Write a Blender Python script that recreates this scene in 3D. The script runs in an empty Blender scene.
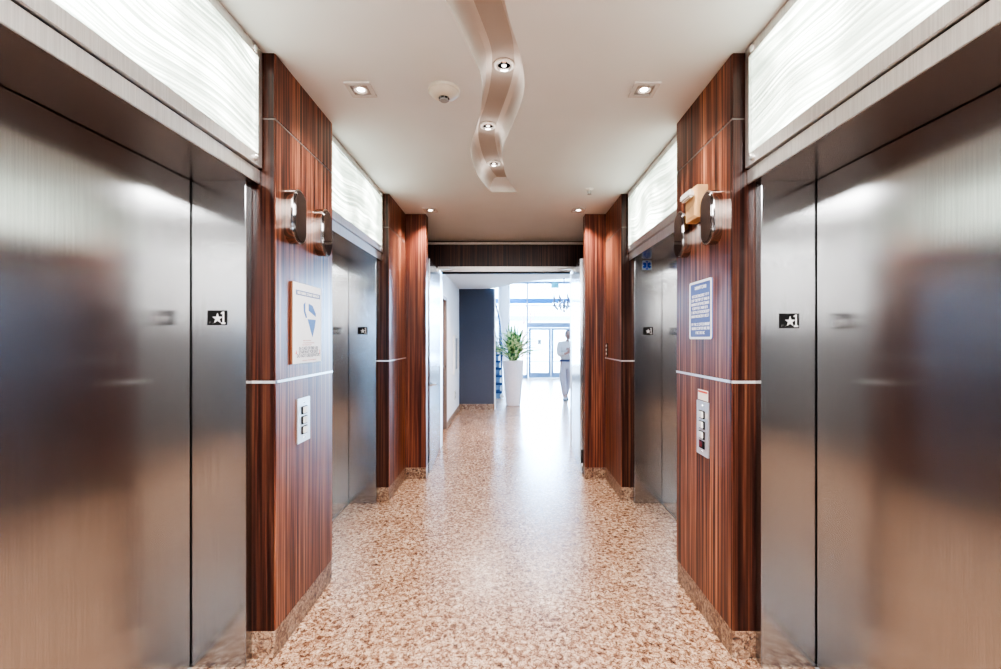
import bpy, bmesh, math, random
from mathutils import Vector, Matrix, Euler
random.seed(7)
SC = bpy.context.scene
COL = SC.collection
PI = math.pi

# ------------------------------------------------------------------ measurements (metres, camera at the origin, looking along +Y)
CH = 1.426                      # eye height
CEIL = 2.70                     # lobby ceiling
HALL_CEIL = 2.435               # ceiling beyond the doors
ATR = 3.50                      # atrium ceiling
XC = -0.015
PIL, FRM, DOOR, BACK = 1.018, 1.12, 1.357, 1.44     # half widths: pilaster face, steel frame face, lift door, shaft wall
HEAD = 2.115
def X(s, h): return XC + s * h

# ------------------------------------------------------------------ node helpers
def new_mat(name):
    m = bpy.data.materials.new(name); m.use_nodes = True
    nt = m.node_tree; b = nt.nodes['Principled BSDF']
    return m, nt, b
def N(nt, t, **kw):
    n = nt.nodes.new(t)
    for k, v in kw.items(): setattr(n, k, v)
    return n
def ramp(nt, stops, interp='LINEAR'):
    r = N(nt, 'ShaderNodeValToRGB'); cr = r.color_ramp; cr.interpolation = interp
    while len(cr.elements) < len(stops): cr.elements.new(0.5)
    for e, (p, c) in zip(cr.elements, stops):
        e.position = p; e.color = (*c, 1) if len(c) == 3 else c
    return r
def srgb(r, g, b):
    f = lambda v: (v/255/12.92) if v/255 <= .04045 else ((v/255+.055)/1.055)**2.4
    return (f(r), f(g), f(b))
def plain(name, col, rough=.5, metal=0, spec=.5, emit=None, es=0, coat=0, noise=.04, nscale=25):
    m, nt, b = new_mat(name)
    b.inputs['Roughness'].default_value = rough; b.inputs['Metallic'].default_value = metal
    b.inputs['Specular IOR Level'].default_value = spec; b.inputs['Coat Weight'].default_value = coat
    tc = N(nt, 'ShaderNodeTexCoord'); n = N(nt, 'ShaderNodeTexNoise'); n.inputs['Scale'].default_value = nscale
    nt.links.new(tc.outputs['Object'], n.inputs['Vector'])
    lo = tuple(max(0, c*(1-noise)) for c in col); hi = tuple(min(1, c*(1+noise)) for c in col)
    r = ramp(nt, [(.3, lo), (.7, hi)])
    nt.links.new(n.outputs['Fac'], r.inputs['Fac']); nt.links.new(r.outputs['Color'], b.inputs['Base Color'])
    if emit:
        b.inputs['Emission Color'].default_value = (*emit, 1); b.inputs['Emission Strength'].default_value = es
    return m
def scaled(nt, scale, kind='Object', loc=(0,0,0)):
    tc = N(nt, 'ShaderNodeTexCoord'); mp = N(nt, 'ShaderNodeMapping')
    mp.inputs['Scale'].default_value = scale; mp.inputs['Location'].default_value = loc
    nt.links.new(tc.outputs[kind], mp.inputs['Vector']); return mp
def mixc(nt, a, b, fac, mode='MIX'):
    m = N(nt, 'ShaderNodeMix', data_type='RGBA', blend_type=mode)
    for sock, v in ((m.inputs[6], a), (m.inputs[7], b), (m.inputs[0], fac)):
        if hasattr(v, 'is_linked'): nt.links.new(v, sock)
        elif isinstance(v, (int, float)): sock.default_value = v
        else: sock.default_value = (*v, 1)
    return m.outputs[2]

def wood(name, dark=1.0, red=0.0):
    m, nt, b = new_mat(name)
    v = scaled(nt, (62, 62, .7)); n1 = N(nt, 'ShaderNodeTexNoise'); n1.inputs['Scale'].default_value = 1.0
    n1.inputs['Detail'].default_value = 5; n1.inputs['Roughness'].default_value = .62; n1.inputs['Distortion'].default_value = .35
    nt.links.new(v.outputs[0], n1.inputs['Vector'])
    v2 = scaled(nt, (150, 150, 1.6), loc=(3, 7, 1)); n2 = N(nt, 'ShaderNodeTexNoise'); n2.inputs['Scale'].default_value = 1.0
    n2.inputs['Detail'].default_value = 3; nt.links.new(v2.outputs[0], n2.inputs['Vector'])
    v3 = scaled(nt, (7, 7, .25), loc=(1, 2, 3)); n3 = N(nt, 'ShaderNodeTexNoise'); n3.inputs['Scale'].default_value = 1.0
    nt.links.new(v3.outputs[0], n3.inputs['Vector'])
    c = lambda r, g, bb: tuple(x*dark for x in srgb(r, g, bb))
    r1 = ramp(nt, [(.35, c(32, 16, 12)), (.45, c(84, 46, 35)), (.53, c(126, 76, 57)), (.68, c(180, 126, 96))])
    nt.links.new(n1.outputs['Fac'], r1.inputs['Fac'])
    r2 = ramp(nt, [(.36, (.16, .13, .13)), (.55, (1, 1, 1))]); nt.links.new(n2.outputs['Fac'], r2.inputs['Fac'])
    r3 = ramp(nt, [(.35, (.68, .62, .62)), (.65, (1.0, .98, .95))]); nt.links.new(n3.outputs['Fac'], r3.inputs['Fac'])
    a = mixc(nt, r1.outputs['Color'], r2.outputs['Color'], .62, 'MULTIPLY')
    a = mixc(nt, a, r3.outputs['Color'], .8, 'MULTIPLY')
    if red: a = mixc(nt, a, srgb(120, 45, 45) if red > 0 else srgb(52, 46, 52), abs(red))
    nt.links.new(a, b.inputs['Base Color'])
    b.inputs['Roughness'].default_value = .36; b.inputs['Specular IOR Level'].default_value = .34
    b.inputs['Coat Weight'].default_value = .12; b.inputs['Coat Roughness'].default_value = .25
    return m

def granite(name, tint=1.0, rough=.2, joints=True, coat=.0):
    m, nt, b = new_mat(name)
    v = scaled(nt, (1, 1, 1))
    n0 = N(nt, 'ShaderNodeTexNoise'); n0.inputs['Scale'].default_value = 5; n0.inputs['Detail'].default_value = 3
    n1 = N(nt, 'ShaderNodeTexNoise'); n1.inputs['Scale'].default_value = 40; n1.inputs['Detail'].default_value = 6; n1.inputs['Roughness'].default_value = .7
    n1.inputs['Distortion'].default_value = .8
    n2 = N(nt, 'ShaderNodeTexNoise'); n2.inputs['Scale'].default_value = 95; n2.inputs['Detail'].default_value = 3; n2.inputs['Distortion'].default_value = 1.2
    vo = N(nt, 'ShaderNodeTexVoronoi'); vo.inputs['Scale'].default_value = 55; vo.feature = 'DISTANCE_TO_EDGE'
    for n in (n0, n1, n2, vo): nt.links.new(v.outputs[0], n.inputs['Vector'])
    t = lambda r, g, bb: tuple(x*tint for x in srgb(r, g, bb))
    r1 = ramp(nt, [(.34, t(84, 56, 44)), (.45, t(160, 122, 98)), (.53, t(206, 174, 148)), (.66, t(236, 212, 188))])
    nt.links.new(n1.outputs['Fac'], r1.inputs['Fac'])
    r2 = ramp(nt, [(.38, t(60, 36, 30)), (.46, (1, 1, 1))]); nt.links.new(n2.outputs['Fac'], r2.inputs['Fac'])
    r3 = ramp(nt, [(.0, (.55, .43, .38)), (.10, (1, 1, 1))]); nt.links.new(vo.outputs['Distance'], r3.inputs['Fac'])
    r0 = ramp(nt, [(.35, (.86, .80, .76)), (.65, (1.0, 1.0, 1.0))]); nt.links.new(n0.outputs['Fac'], r0.inputs['Fac'])
    a = mixc(nt, r1.outputs['Color'], r2.outputs['Color'], .75, 'MULTIPLY')
    a = mixc(nt, a, r3.outputs['Color'], .55, 'MULTIPLY')
    a = mixc(nt, a, r0.outputs['Color'], 1.0, 'MULTIPLY')
    if joints:
        br = N(nt, 'ShaderNodeTexBrick'); br.offset = 0; br.inputs['Scale'].default_value = 1
        br.inputs['Brick Width'].default_value = .61; br.inputs['Row Height'].default_value = .61; br.inputs['Mortar Size'].default_value = .0016
        br.inputs['Color1'].default_value = (1, 1, 1, 1); br.inputs['Color2'].default_value = (.96, .95, .95, 1); br.inputs['Mortar'].default_value = (.62, .55, .5, 1)
        nt.links.new(v.outputs[0], br.inputs['Vector'])
        a = mixc(nt, a, br.outputs['Color'], .8, 'MULTIPLY')
    nt.links.new(a, b.inputs['Base Color'])
    b.inputs['Roughness'].default_value = rough; b.inputs['Specular IOR Level'].default_value = .6
    b.inputs['Specular Tint'].default_value = (.58, .77, 1, 1)  # blue put into the specular stands in for daylight sheen
    return m

def steel(name, col=(.60, .59, .58), rough=.30, aniso=.0, grain=True, wav=.0):
    m, nt, b = new_mat(name)
    b.inputs['Metallic'].default_value = 1
    b.inputs['Base Color'].default_value = (*col, 1)
    b.inputs['Roughness'].default_value = rough
    if aniso:
        b.inputs['Anisotropic'].default_value = aniso
        tg = N(nt, 'ShaderNodeTangent', direction_type='RADIAL', axis='Z'); nt.links.new(tg.outputs[0], b.inputs['Tangent'])
        b.inputs['Anisotropic Rotation'].default_value = .0
    if grain:
        v = scaled(nt, (260, 260, 3)); n = N(nt, 'ShaderNodeTexNoise'); n.inputs['Scale'].default_value = 1; n.inputs['Detail'].default_value = 2
        nt.links.new(v.outputs[0], n.inputs['Vector'])
        r = ramp(nt, [(.3, tuple(c*.9 for c in col)), (.7, tuple(min(1, c*1.06) for c in col))])
        nt.links.new(n.outputs['Fac'], r.inputs['Fac']); nt.links.new(r.outputs['Color'], b.inputs['Base Color'])
    if wav:
        v = scaled(nt, (1.4, 1.4, 3.5)); n = N(nt, 'ShaderNodeTexNoise'); n.inputs['Scale'].default_value = 1; n.inputs['Detail'].default_value = 2
        nt.links.new(v.outputs[0], n.inputs['Vector'])
        bp = N(nt, 'ShaderNodeBump'); bp.inputs['Strength'].default_value = wav; bp.inputs['Distance'].default_value = .02
        nt.links.new(n.outputs['Fac'], bp.inputs['Height']); nt.links.new(bp.outputs[0], b.inputs['Normal'])
    return m

def transom_glass(name, strength=2.2):
    # rippled white glass over a light box: long sweeping combed streaks, glow of lamps behind painted in as random bright blotches
    m, nt, b = new_mat(name)
    v = scaled(nt, (1, 1, 1))
    w = N(nt, 'ShaderNodeTexNoise'); w.inputs['Scale'].default_value = 1.6; w.inputs['Detail'].default_value = 1
    nt.links.new(v.outputs[0], w.inputs['Vector'])
    mx = N(nt, 'ShaderNodeVectorMath', operation='MULTIPLY_ADD'); nt.links.new(w.outputs['Color'], mx.inputs[0])
    mx.inputs[1].default_value = (.0, .12, .26); nt.links.new(v.outputs[0], mx.inputs[2])
    mp = N(nt, 'ShaderNodeMapping'); mp.inputs['Rotation'].default_value = (math.radians(-9), 0, 0); mp.inputs['Scale'].default_value = (1, .8, 95)
    nt.links.new(mx.outputs[0], mp.inputs['Vector'])
    st = N(nt, 'ShaderNodeTexNoise'); st.inputs['Scale'].default_value = 1; st.inputs['Detail'].default_value = 4; st.inputs['Roughness'].default_value = .55
    nt.links.new(mp.outputs[0], st.inputs['Vector'])
    r = ramp(nt, [(.40, (.26, .33, .29)), (.47, (.50, .58, .51)), (.55, (.80, .86, .79)), (.62, (1.25, 1.27, 1.2))]); nt.links.new(st.outputs['Fac'], r.inputs['Fac'])
    g = N(nt, 'ShaderNodeTexNoise'); g.inputs['Scale'].default_value = 3.2; nt.links.new(v.outputs[0], g.inputs['Vector'])
    r2 = ramp(nt, [(.38, (.42, .46, .43)), (.62, (1.3, 1.3, 1.27))]); nt.links.new(g.outputs['Fac'], r2.inputs['Fac'])
    c = mixc(nt, r.outputs['Color'], r2.outputs['Color'], 1.0, 'MULTIPLY')
    nt.links.new(c, b.inputs['Emission Color']); b.inputs['Emission Strength'].default_value = strength
    b.inputs['Base Color'].default_value = (.75, .8, .77, 1); b.inputs['Roughness'].default_value = .2
    bp = N(nt, 'ShaderNodeBump'); bp.inputs['Strength'].default_value = .3; bp.inputs['Distance'].default_value = .004
    nt.links.new(st.outputs['Fac'], bp.inputs['Height']); nt.links.new(bp.outputs[0], b.inputs['Normal'])
    return m

def window_glass(name):
    m = bpy.data.materials.new(name); m.use_nodes = True; nt = m.node_tree; nt.nodes.clear()
    o = N(nt, 'ShaderNodeOutputMaterial'); mx = N(nt, 'ShaderNodeMixShader'); t = N(nt, 'ShaderNodeBsdfTransparent'); g = N(nt, 'ShaderNodeBsdfGlossy')
    t.inputs[0].default_value = (.94, .98, .99, 1); g.inputs['Roughness'].default_value = .02
    fr = N(nt, 'ShaderNodeFresnel'); fr.inputs[0].default_value = 1.45
    nt.links.new(fr.outputs[0], mx.inputs[0]); nt.links.new(t.outputs[0], mx.inputs[1]); nt.links.new(g.outputs[0], mx.inputs[2]); nt.links.new(mx.outputs[0], o.inputs[0])
    return m

M = dict(
    wood=wood('striped rosewood veneer', dark=1.3),
    wood_fin=wood('reddish striped veneer', dark=.85, red=.12),
    wood_side=wood('dark striped rosewood veneer', dark=.34, red=.04),
    wood_dark=wood('dark grey brown veneer', dark=.6, red=-.45),
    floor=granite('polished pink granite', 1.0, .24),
    base=granite('granite baseboard', .62, .3, joints=False),
    ceiling=plain('warm white ceiling paint', (.755, .78, .79), .85, spec=.2, noise=.015, nscale=3),
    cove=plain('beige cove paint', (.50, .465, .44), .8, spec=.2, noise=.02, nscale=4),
    cove_rim=plain('cove rim lit tone', (.72, .69, .66), .8, spec=.2, noise=.02, nscale=4),  # paler than the cove top: light on the recess walls put into colour
    white_wall=plain('white wall paint', (.82, .80, .80), .7, spec=.3, noise=.02),
    rear_pale=plain('pale grey reflected in steel', (.52, .52, .51), .7),
    charcoal=plain('charcoal reflected in steel', (.13, .128, .128), .6),
    navy=plain('slate blue wall covering', srgb(80, 84, 96), .75, spec=.3, noise=.16, nscale=60),
    steel=steel('brushed steel lift door', (.50, .505, .51), .20, aniso=.8, wav=.08),
    jamb=steel('brushed steel jamb', (.50, .51, .52), .17, aniso=.85),
    head=steel('steel header', (.62, .58, .56), .24),
    trim=steel('satin aluminium trim', (.84, .83, .82), .42),
    strip=plain('pale aluminium strip', (.80, .80, .80), .3, metal=.6),
    joint=plain('grey joint', (.17, .15, .14), .5),
    lantern=steel('lantern chrome with reflected wood tint', (.46, .39, .35), .10, grain=False),  # brown tint stands in for wood mirrored in the chrome
    chrome=steel('polished chrome', (.86, .86, .87), .07, grain=False),
    leaf=steel('satin steel door leaf', (.44, .46, .49), .22, aniso=.6),
    glow=transom_glass('rippled backlit glass', 2.5),
    black=plain('black plastic', (.010, .010, .011), .5, spec=.25),
    dark=plain('dark gap', (.01, .009, .009), .8),
    lens=plain('smoked black lens', (.035, .024, .022), .06, coat=1, spec=.7),
    white=plain('white enamel', (.82, .81, .79), .4),
    offwhite=plain('ivory plastic', (.66, .63, .56), .42),
    beige=plain('beige plastic', srgb(214, 176, 132), .45),
    clear=plain('pale clear lens', (.75, .74, .72), .12, coat=.6),
    trimwhite=plain('warm white trim', (.62, .585, .57), .5),
    greytrim=plain('grey recess', (.36, .33, .32), .5),
    lamp=plain('lit lamp', (1, 1, 1), .3, emit=(1, .93, .86), es=9),
    lamp_dim=plain('pale lamp face', (1, 1, 1), .3, emit=(1, .95, .9), es=.5),
    paper=plain('cream paper', (.95, .90, .85), .6, noise=.02),
    plate_edge=plain('brown board edge', (.17, .07, .035), .6),
    slate=plain('slate blue print', srgb(120, 128, 158), .6),
    blue=plain('plan blue print', srgb(74, 104, 160), .6),
    signblue=plain('blue sign face', srgb(84, 100, 158), .45),
    ink=plain('brown ink', srgb(62, 52, 58), .7),
    pink=plain('pale pink print', srgb(214, 178, 172), .7),
    whiteprint=plain('white print', (.88, .88, .9), .5),
    starblue=plain('star blue', srgb(18, 84, 200), .4),
    palest=plain('pale blue sticker', srgb(196, 214, 232), .4),
    redprint=plain('red print', srgb(220, 90, 70), .5),
    redkey=plain('dark red key switch', srgb(120, 28, 38), .3),
    taupe=plain('taupe door paint', srgb(150, 136, 130), .5),
    pot=plain('matte white planter', srgb(226, 216, 216), .5),
    soil=plain('potting soil', (.05, .035, .025), .9),
    bluesteel=plain('blue grey frame', srgb(126, 150, 178), .45, metal=.2),
    bluebeam=plain('blue beam', srgb(40, 118, 176), .5),
    teal=plain('teal sign', srgb(86, 178, 190), .5),
    glass=window_glass('clear window glass'),
    tread=plain('dark blue stair tread', srgb(30, 62, 104), .5),
    crystal=plain('grey crystal', srgb(92, 90, 104), .15, coat=1),
    pave=plain('pale pavement', (.72, .71, .70), .8, noise=.06, nscale=1.5),
    stucco=plain('pale stucco', (.86, .84, .82), .8),
    pane_out=plain('sky blue shop window', srgb(176, 214, 232), .2),
    bark=plain('pinkish bark', srgb(190, 150, 150), .8),
    grey=plain('mid grey', (.35, .35, .36), .5),
)
def leaf_mat(name):
    m, nt, b = new_mat(name)
    v = scaled(nt, (14, 14, 14)); n = N(nt, 'ShaderNodeTexNoise'); n.inputs['Scale'].default_value = 1; nt.links.new(v.outputs[0], n.inputs['Vector'])
    r = ramp(nt, [(.38, srgb(48, 112, 66)), (.48, srgb(124, 168, 100)), (.58, srgb(226, 234, 176))]); nt.links.new(n.outputs['Fac'], r.inputs['Fac'])
    nt.links.new(r.outputs['Color'], b.inputs['Base Color']); b.inputs['Roughness'].default_value = .45
    return m
M['leaf_green'] = leaf_mat('variegated leaf')

# ------------------------------------------------------------------ mesh builder
class MB:
    def __init__(s): s.bm = bmesh.new()
    def box(s, x0, x1, y0, y1, z0, z1, bevel=0):
        x0, x1 = sorted((x0, x1)); y0, y1 = sorted((y0, y1)); z0, z1 = sorted((z0, z1))
        vs = [s.bm.verts.new(p) for p in ((x0,y0,z0),(x1,y0,z0),(x1,y1,z0),(x0,y1,z0),(x0,y0,z1),(x1,y0,z1),(x1,y1,z1),(x0,y1,z1))]
        fs = [s.bm.faces.new([vs[i] for i in f]) for f in ((3,2,1,0),(4,5,6,7),(0,1,5,4),(1,2,6,5),(2,3,7,6),(3,0,4,7))]
        if bevel:
            es = list({e for f in fs for e in f.edges})
            bmesh.ops.bevel(s.bm, geom=es, offset=bevel, segments=2, affect='EDGES')
        return s
    def prism(s, pts, axis, a, b):
        """pts 2D polygon, extruded along axis between a and b. axis 'x': pts=(y,z); 'y': (x,z); 'z': (x,y)"""
        def p3(p, t): return {'x': (t, p[0], p[1]), 'y': (p[0], t, p[1]), 'z': (p[0], p[1], t)}[axis]
        A = [s.bm.verts.new(p3(p, a)) for p in pts]; B = [s.bm.verts.new(p3(p, b)) for p in pts]
        n = len(pts)
        s.bm.faces.new(A[::-1]); s.bm.faces.new(B)
        for i in range(n): s.bm.faces.new((A[i], A[(i+1) % n], B[(i+1) % n], B[i]))
        return s
    def ring(s, outer, inner, axis, a, b):
        def p3(p, t): return {'x': (t, p[0], p[1]), 'y': (p[0], t, p[1]), 'z': (p[0], p[1], t)}[axis]
        L = [[s.bm.verts.new(p3(p, t)) for p in q] for t in (a, b) for q in (outer, inner)]
        n = len(outer)
        for i in range(n):
            j = (i+1) % n
            s.bm.faces.new((L[0][i], L[0][j], L[1][j], L[1][i])); s.bm.faces.new((L[2][i], L[2][j], L[3][j], L[3][i]))
            s.bm.faces.new((L[0][i], L[0][j], L[2][j], L[2][i])); s.bm.faces.new((L[1][i], L[1][j], L[3][j], L[3][i]))
        return s
    def tube(s, pts, r, n=8, r2=None):
        pts = [Vector(p) for p in pts]; rings = []
        for i, p in enumerate(pts):
            d = (pts[min(i+1, len(pts)-1)] - pts[max(i-1, 0)]).normalized()
            u = d.cross(Vector((0, 0, 1)) if abs(d.z) < .95 else Vector((1, 0, 0))).normalized(); v = d.cross(u)
            rr = r if r2 is None else r + (r2 - r)*i/(len(pts)-1)
            rings.append([s.bm.verts.new(p + u*rr*math.cos(2*PI*k/n) + v*rr*math.sin(2*PI*k/n)) for k in range(n)])
        for a, b in zip(rings, rings[1:]):
            for k in range(n): s.bm.faces.new((a[k], a[(k+1) % n], b[(k+1) % n], b[k]))
        s.bm.faces.new(rings[0][::-1]); s.bm.faces.new(rings[-1])
        return s
    def lathe(s, c, prof, n=32, axis='z', flip=1):
        c = Vector(c); rings = []
        for r, h in prof:
            q = []
            for k in range(n):
                a = 2*PI*k/n; u, v = r*math.cos(a), r*math.sin(a)
                q.append(s.bm.verts.new(c + (Vector((u, v, h)) if axis == 'z' else Vector((h, u, v)) if axis == 'x' else Vector((u, h, v)))))
            rings.append(q)
        for a, b in zip(rings, rings[1:]):
            for k in range(n): s.bm.faces.new((a[k], a[(k+1) % n], b[(k+1) % n], b[k]))
        if prof[0][0] > 1e-5: s.bm.faces.new(rings[0][::-1])
        if prof[-1][0] > 1e-5: s.bm.faces.new(rings[-1])
        return s
    def quad(s, a, b, c, d):
        s.bm.faces.new([s.bm.verts.new(p) for p in (a, b, c, d)]); return s
    def sphere(s, c, r, seg=12, scale=(1,1,1)):
        m = Matrix.Translation(c) @ Matrix.Diagonal((*[r*k for k in scale], 1))
        bmesh.ops.create_uvsphere(s.bm, u_segments=seg, v_segments=max(6, seg//2+2), radius=1, matrix=m); return s
    def build(s, name, mat, parent=None, smooth=False, loc=None):
        bmesh.ops.remove_doubles(s.bm, verts=s.bm.verts, dist=1e-6)
        bmesh.ops.recalc_face_normals(s.bm, faces=s.bm.faces)
        me = bpy.data.meshes.new(name)
        if loc is not None: bmesh.ops.translate(s.bm, verts=s.bm.verts, vec=-Vector(loc))
        if smooth:
            for f in s.bm.faces: f.smooth = True
        s.bm.to_mesh(me); s.bm.free()
        if smooth:
            try: me.set_sharp_from_angle(angle=math.radians(38))
            except Exception: pass
        me.materials.append(mat)
        o = bpy.data.objects.new(name, me); COL.objects.link(o)
        if parent is not None:
            o.parent = parent; o.matrix_parent_inverse = Matrix.Translation(-parent.location) if parent.type == 'EMPTY' else Matrix()
        if loc is not None: o.location = loc
        return o

def thing(name, label, cat, loc=(0,0,0), group=None, kind=None):
    o = bpy.data.objects.new(name, None); COL.objects.link(o); o.location = loc; o.empty_display_size = .05
    return tag(o, label, cat, group, kind)
def tag(o, label, cat, group=None, kind=None):
    o['label'] = label; o['category'] = cat
    if group: o['group'] = group
    if kind: o['kind'] = kind
    return o
def struct(name, mb, mat, label=None, cat=None, smooth=False):
    o = mb.build(name, mat, smooth=smooth); o['kind'] = 'structure'
    if label: o['label'] = label
    if cat: o['category'] = cat
    return o
def stadium(cy, cz, w, h, n=12):
    r = w/2; k = h/2 - r; pts = []
    for i in range(n+1): a = PI*i/n; pts.append((cy + r*math.cos(a), cz + k + r*math.sin(a)))
    for i in range(n+1): a = PI + PI*i/n; pts.append((cy + r*math.cos(a), cz - k + r*math.sin(a)))
    return pts
def rrect(cy, cz, w, h, r, n=5):
    pts = []
    for sx, sz, a0 in ((1,1,0),(-1,1,PI/2),(-1,-1,PI),(1,-1,3*PI/2)):
        for i in range(n+1):
            a = a0 + PI/2*i/n; pts.append((cy + sx*(w/2-r) + r*math.cos(a), cz + sz*(h/2-r) + r*math.sin(a)))
    return pts
def text_on_plane(body, size, origin, right, up, align='CENTER'):
    """a MB holding flat lettering, standing at origin"""
    cu = bpy.data.curves.new('txt', 'FONT'); cu.body = body; cu.size = size; cu.align_x = align; cu.align_y = 'CENTER'; cu.resolution_u = 2; cu.offset = .012*size/.02*.02
    o = bpy.data.objects.new('txt', cu); COL.objects.link(o); bpy.context.view_layer.update()
    me = bpy.data.meshes.new_from_object(o.evaluated_get(bpy.context.evaluated_depsgraph_get()))
    bpy.data.objects.remove(o); bpy.data.curves.remove(cu)
    r, u = Vector(right), Vector(up); n = r.cross(u)
    me.transform(Matrix((( r.x, u.x, n.x, origin[0]), (r.y, u.y, n.y, origin[1]), (r.z, u.z, n.z, origin[2]), (0,0,0,1))))
    mb = MB(); mb.bm.from_mesh(me); bpy.data.meshes.remove(me); return mb
def star_pts(cx, cz, R, r=None, n=5):
    r = r or R*.40
    return [(cx + (R if i % 2 == 0 else r)*math.sin(PI*i/n), cz + (R if i % 2 == 0 else r)*math.cos(PI*i/n)) for i in range(2*n)]

# ------------------------------------------------------------------ THE SETTING
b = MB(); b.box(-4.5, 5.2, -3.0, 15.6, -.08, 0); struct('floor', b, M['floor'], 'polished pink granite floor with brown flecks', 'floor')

# lobby ceiling with the S shaped recessed cove cut into it
LY = [(-1.2,-.2,.0),(-.8,-.2,.02),(-.4,-.24,-.02),(0,-.16,.06),(.3,-.11,.11),(.6,-.14,.08),(1.0,-.25,-.03),(1.3,-.27,-.05)]
LP = [(1.60,-.23),(1.68,-.209),(1.81,-.178),(1.93,-.15),(2.03,-.13),(2.117,-.124),(2.348,-.143),(2.547,-.18),(2.73,-.224),(2.86,-.244),(3.06,-.246),(3.335,-.225),(3.52,-.184),(3.69,-.138)]
RP = [(1.60,-.009),(1.71,.012),(1.835,.043),(1.966,.071),(2.074,.084),(2.21,.086),(2.367,.0656),(2.525,.034),(2.707,-.0044),(2.86,-.0316),(3.06,-.031),(3.335,-.0055),(3.52,.039),(3.69,.087)]
def curve_fn(pts):
    ys = [p[0] for p in pts]; xs = [p[1] for p in pts]
    def f(y):                                   # Catmull-Rom through the measured plan points
        if y <= ys[0]: return xs[0]
        if y >= ys[-1]: return xs[-1]
        i = max(k for k in range(len(ys)) if ys[k] <= y); i = min(i, len(ys)-2)
        t = (y-ys[i])/(ys[i+1]-ys[i]); h = ys[i+1]-ys[i]
        m0 = (xs[i+1]-xs[max(i-1,0)])/(ys[i+1]-ys[max(i-1,0)]); m1 = (xs[min(i+2,len(xs)-1)]-xs[i])/(ys[min(i+2,len(ys)-1)]-ys[i])
        return (2*t**3-3*t*t+1)*xs[i] + (t**3-2*t*t+t)*h*m0 + (-2*t**3+3*t*t)*xs[i+1] + (t**3-t*t)*h*m1
    return f
fL = curve_fn([(y,l) for y,l,r in LY] + LP); fR = curve_fn([(y,r) for y,l,r in LY] + RP)
Y0, Y1 = -1.2, 3.69
n = 150; Ys = [Y0 + (Y1-Y0)*i/n for i in range(n+1)]
CD = .13
XA, XB = -1.6, 1.6
b = MB()
b.quad((XA,-3,CEIL),(XB,-3,CEIL),(XB,Y0,CEIL),(XA,Y0,CEIL))
for a, c in zip(Ys, Ys[1:]):
    b.quad((XA,a,CEIL),(fL(a),a,CEIL),(fL(c),c,CEIL),(XA,c,CEIL)); b.quad((fR(a),a,CEIL),(XB,a,CEIL),(XB,c,CEIL),(fR(c),c,CEIL))
b.quad((XA,Y1,CEIL),(fL(Y1),Y1,CEIL),(fL(Y1),5.75,CEIL),(XA,5.75,CEIL)); b.quad((fL(Y1),Y1,CEIL),(fR(Y1),Y1,CEIL),(fR(Y1),5.75,CEIL),(fL(Y1),5.75,CEIL)); b.quad((fR(Y1),Y1,CEIL),(XB,Y1,CEIL),(XB,5.75,CEIL),(fR(Y1),5.75,CEIL))
struct('ceiling', b, M['ceiling'], 'white lobby ceiling', 'ceiling')
b = MB()
prof = [(0, 0), (.004, CD*.55), (.022, CD*.88), (.05, CD)]          # inset from the rim, height above the ceiling: a soft cove
for a, c in zip(Ys, Ys[1:]):
    for f, s in ((fL, 1), (fR, -1)):
        for (i0, h0), (i1, h1) in zip(prof, prof[1:]):
            b.quad((f(a)+s*i0,a,CEIL+h0),(f(c)+s*i0,c,CEIL+h0),(f(c)+s*i1,c,CEIL+h1),(f(a)+s*i1,a,CEIL+h1))
for yy in (Y0, Y1): b.quad((fL(yy),yy,CEIL),(fR(yy),yy,CEIL),(fR(yy),yy,CEIL+CD),(fL(yy),yy,CEIL+CD))
struct('ceiling_cove_rim', b, M['cove_rim'], smooth=True)
b = MB()
for a, c in zip(Ys, Ys[1:]): b.quad((fL(a)+.048,a,CEIL+CD),(fR(a)-.048,a,CEIL+CD),(fR(c)-.048,c,CEIL+CD),(fL(c)+.048,c,CEIL+CD))
struct('ceiling_cove', b, M['cove'], 'S shaped recess winding along the lobby ceiling', 'ceiling', smooth=True)
b = MB(); b.box(-1.6, 1.6, -3, 5.75, 2.9, 2.96); struct('ceiling_slab', b, M['dark'])

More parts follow.
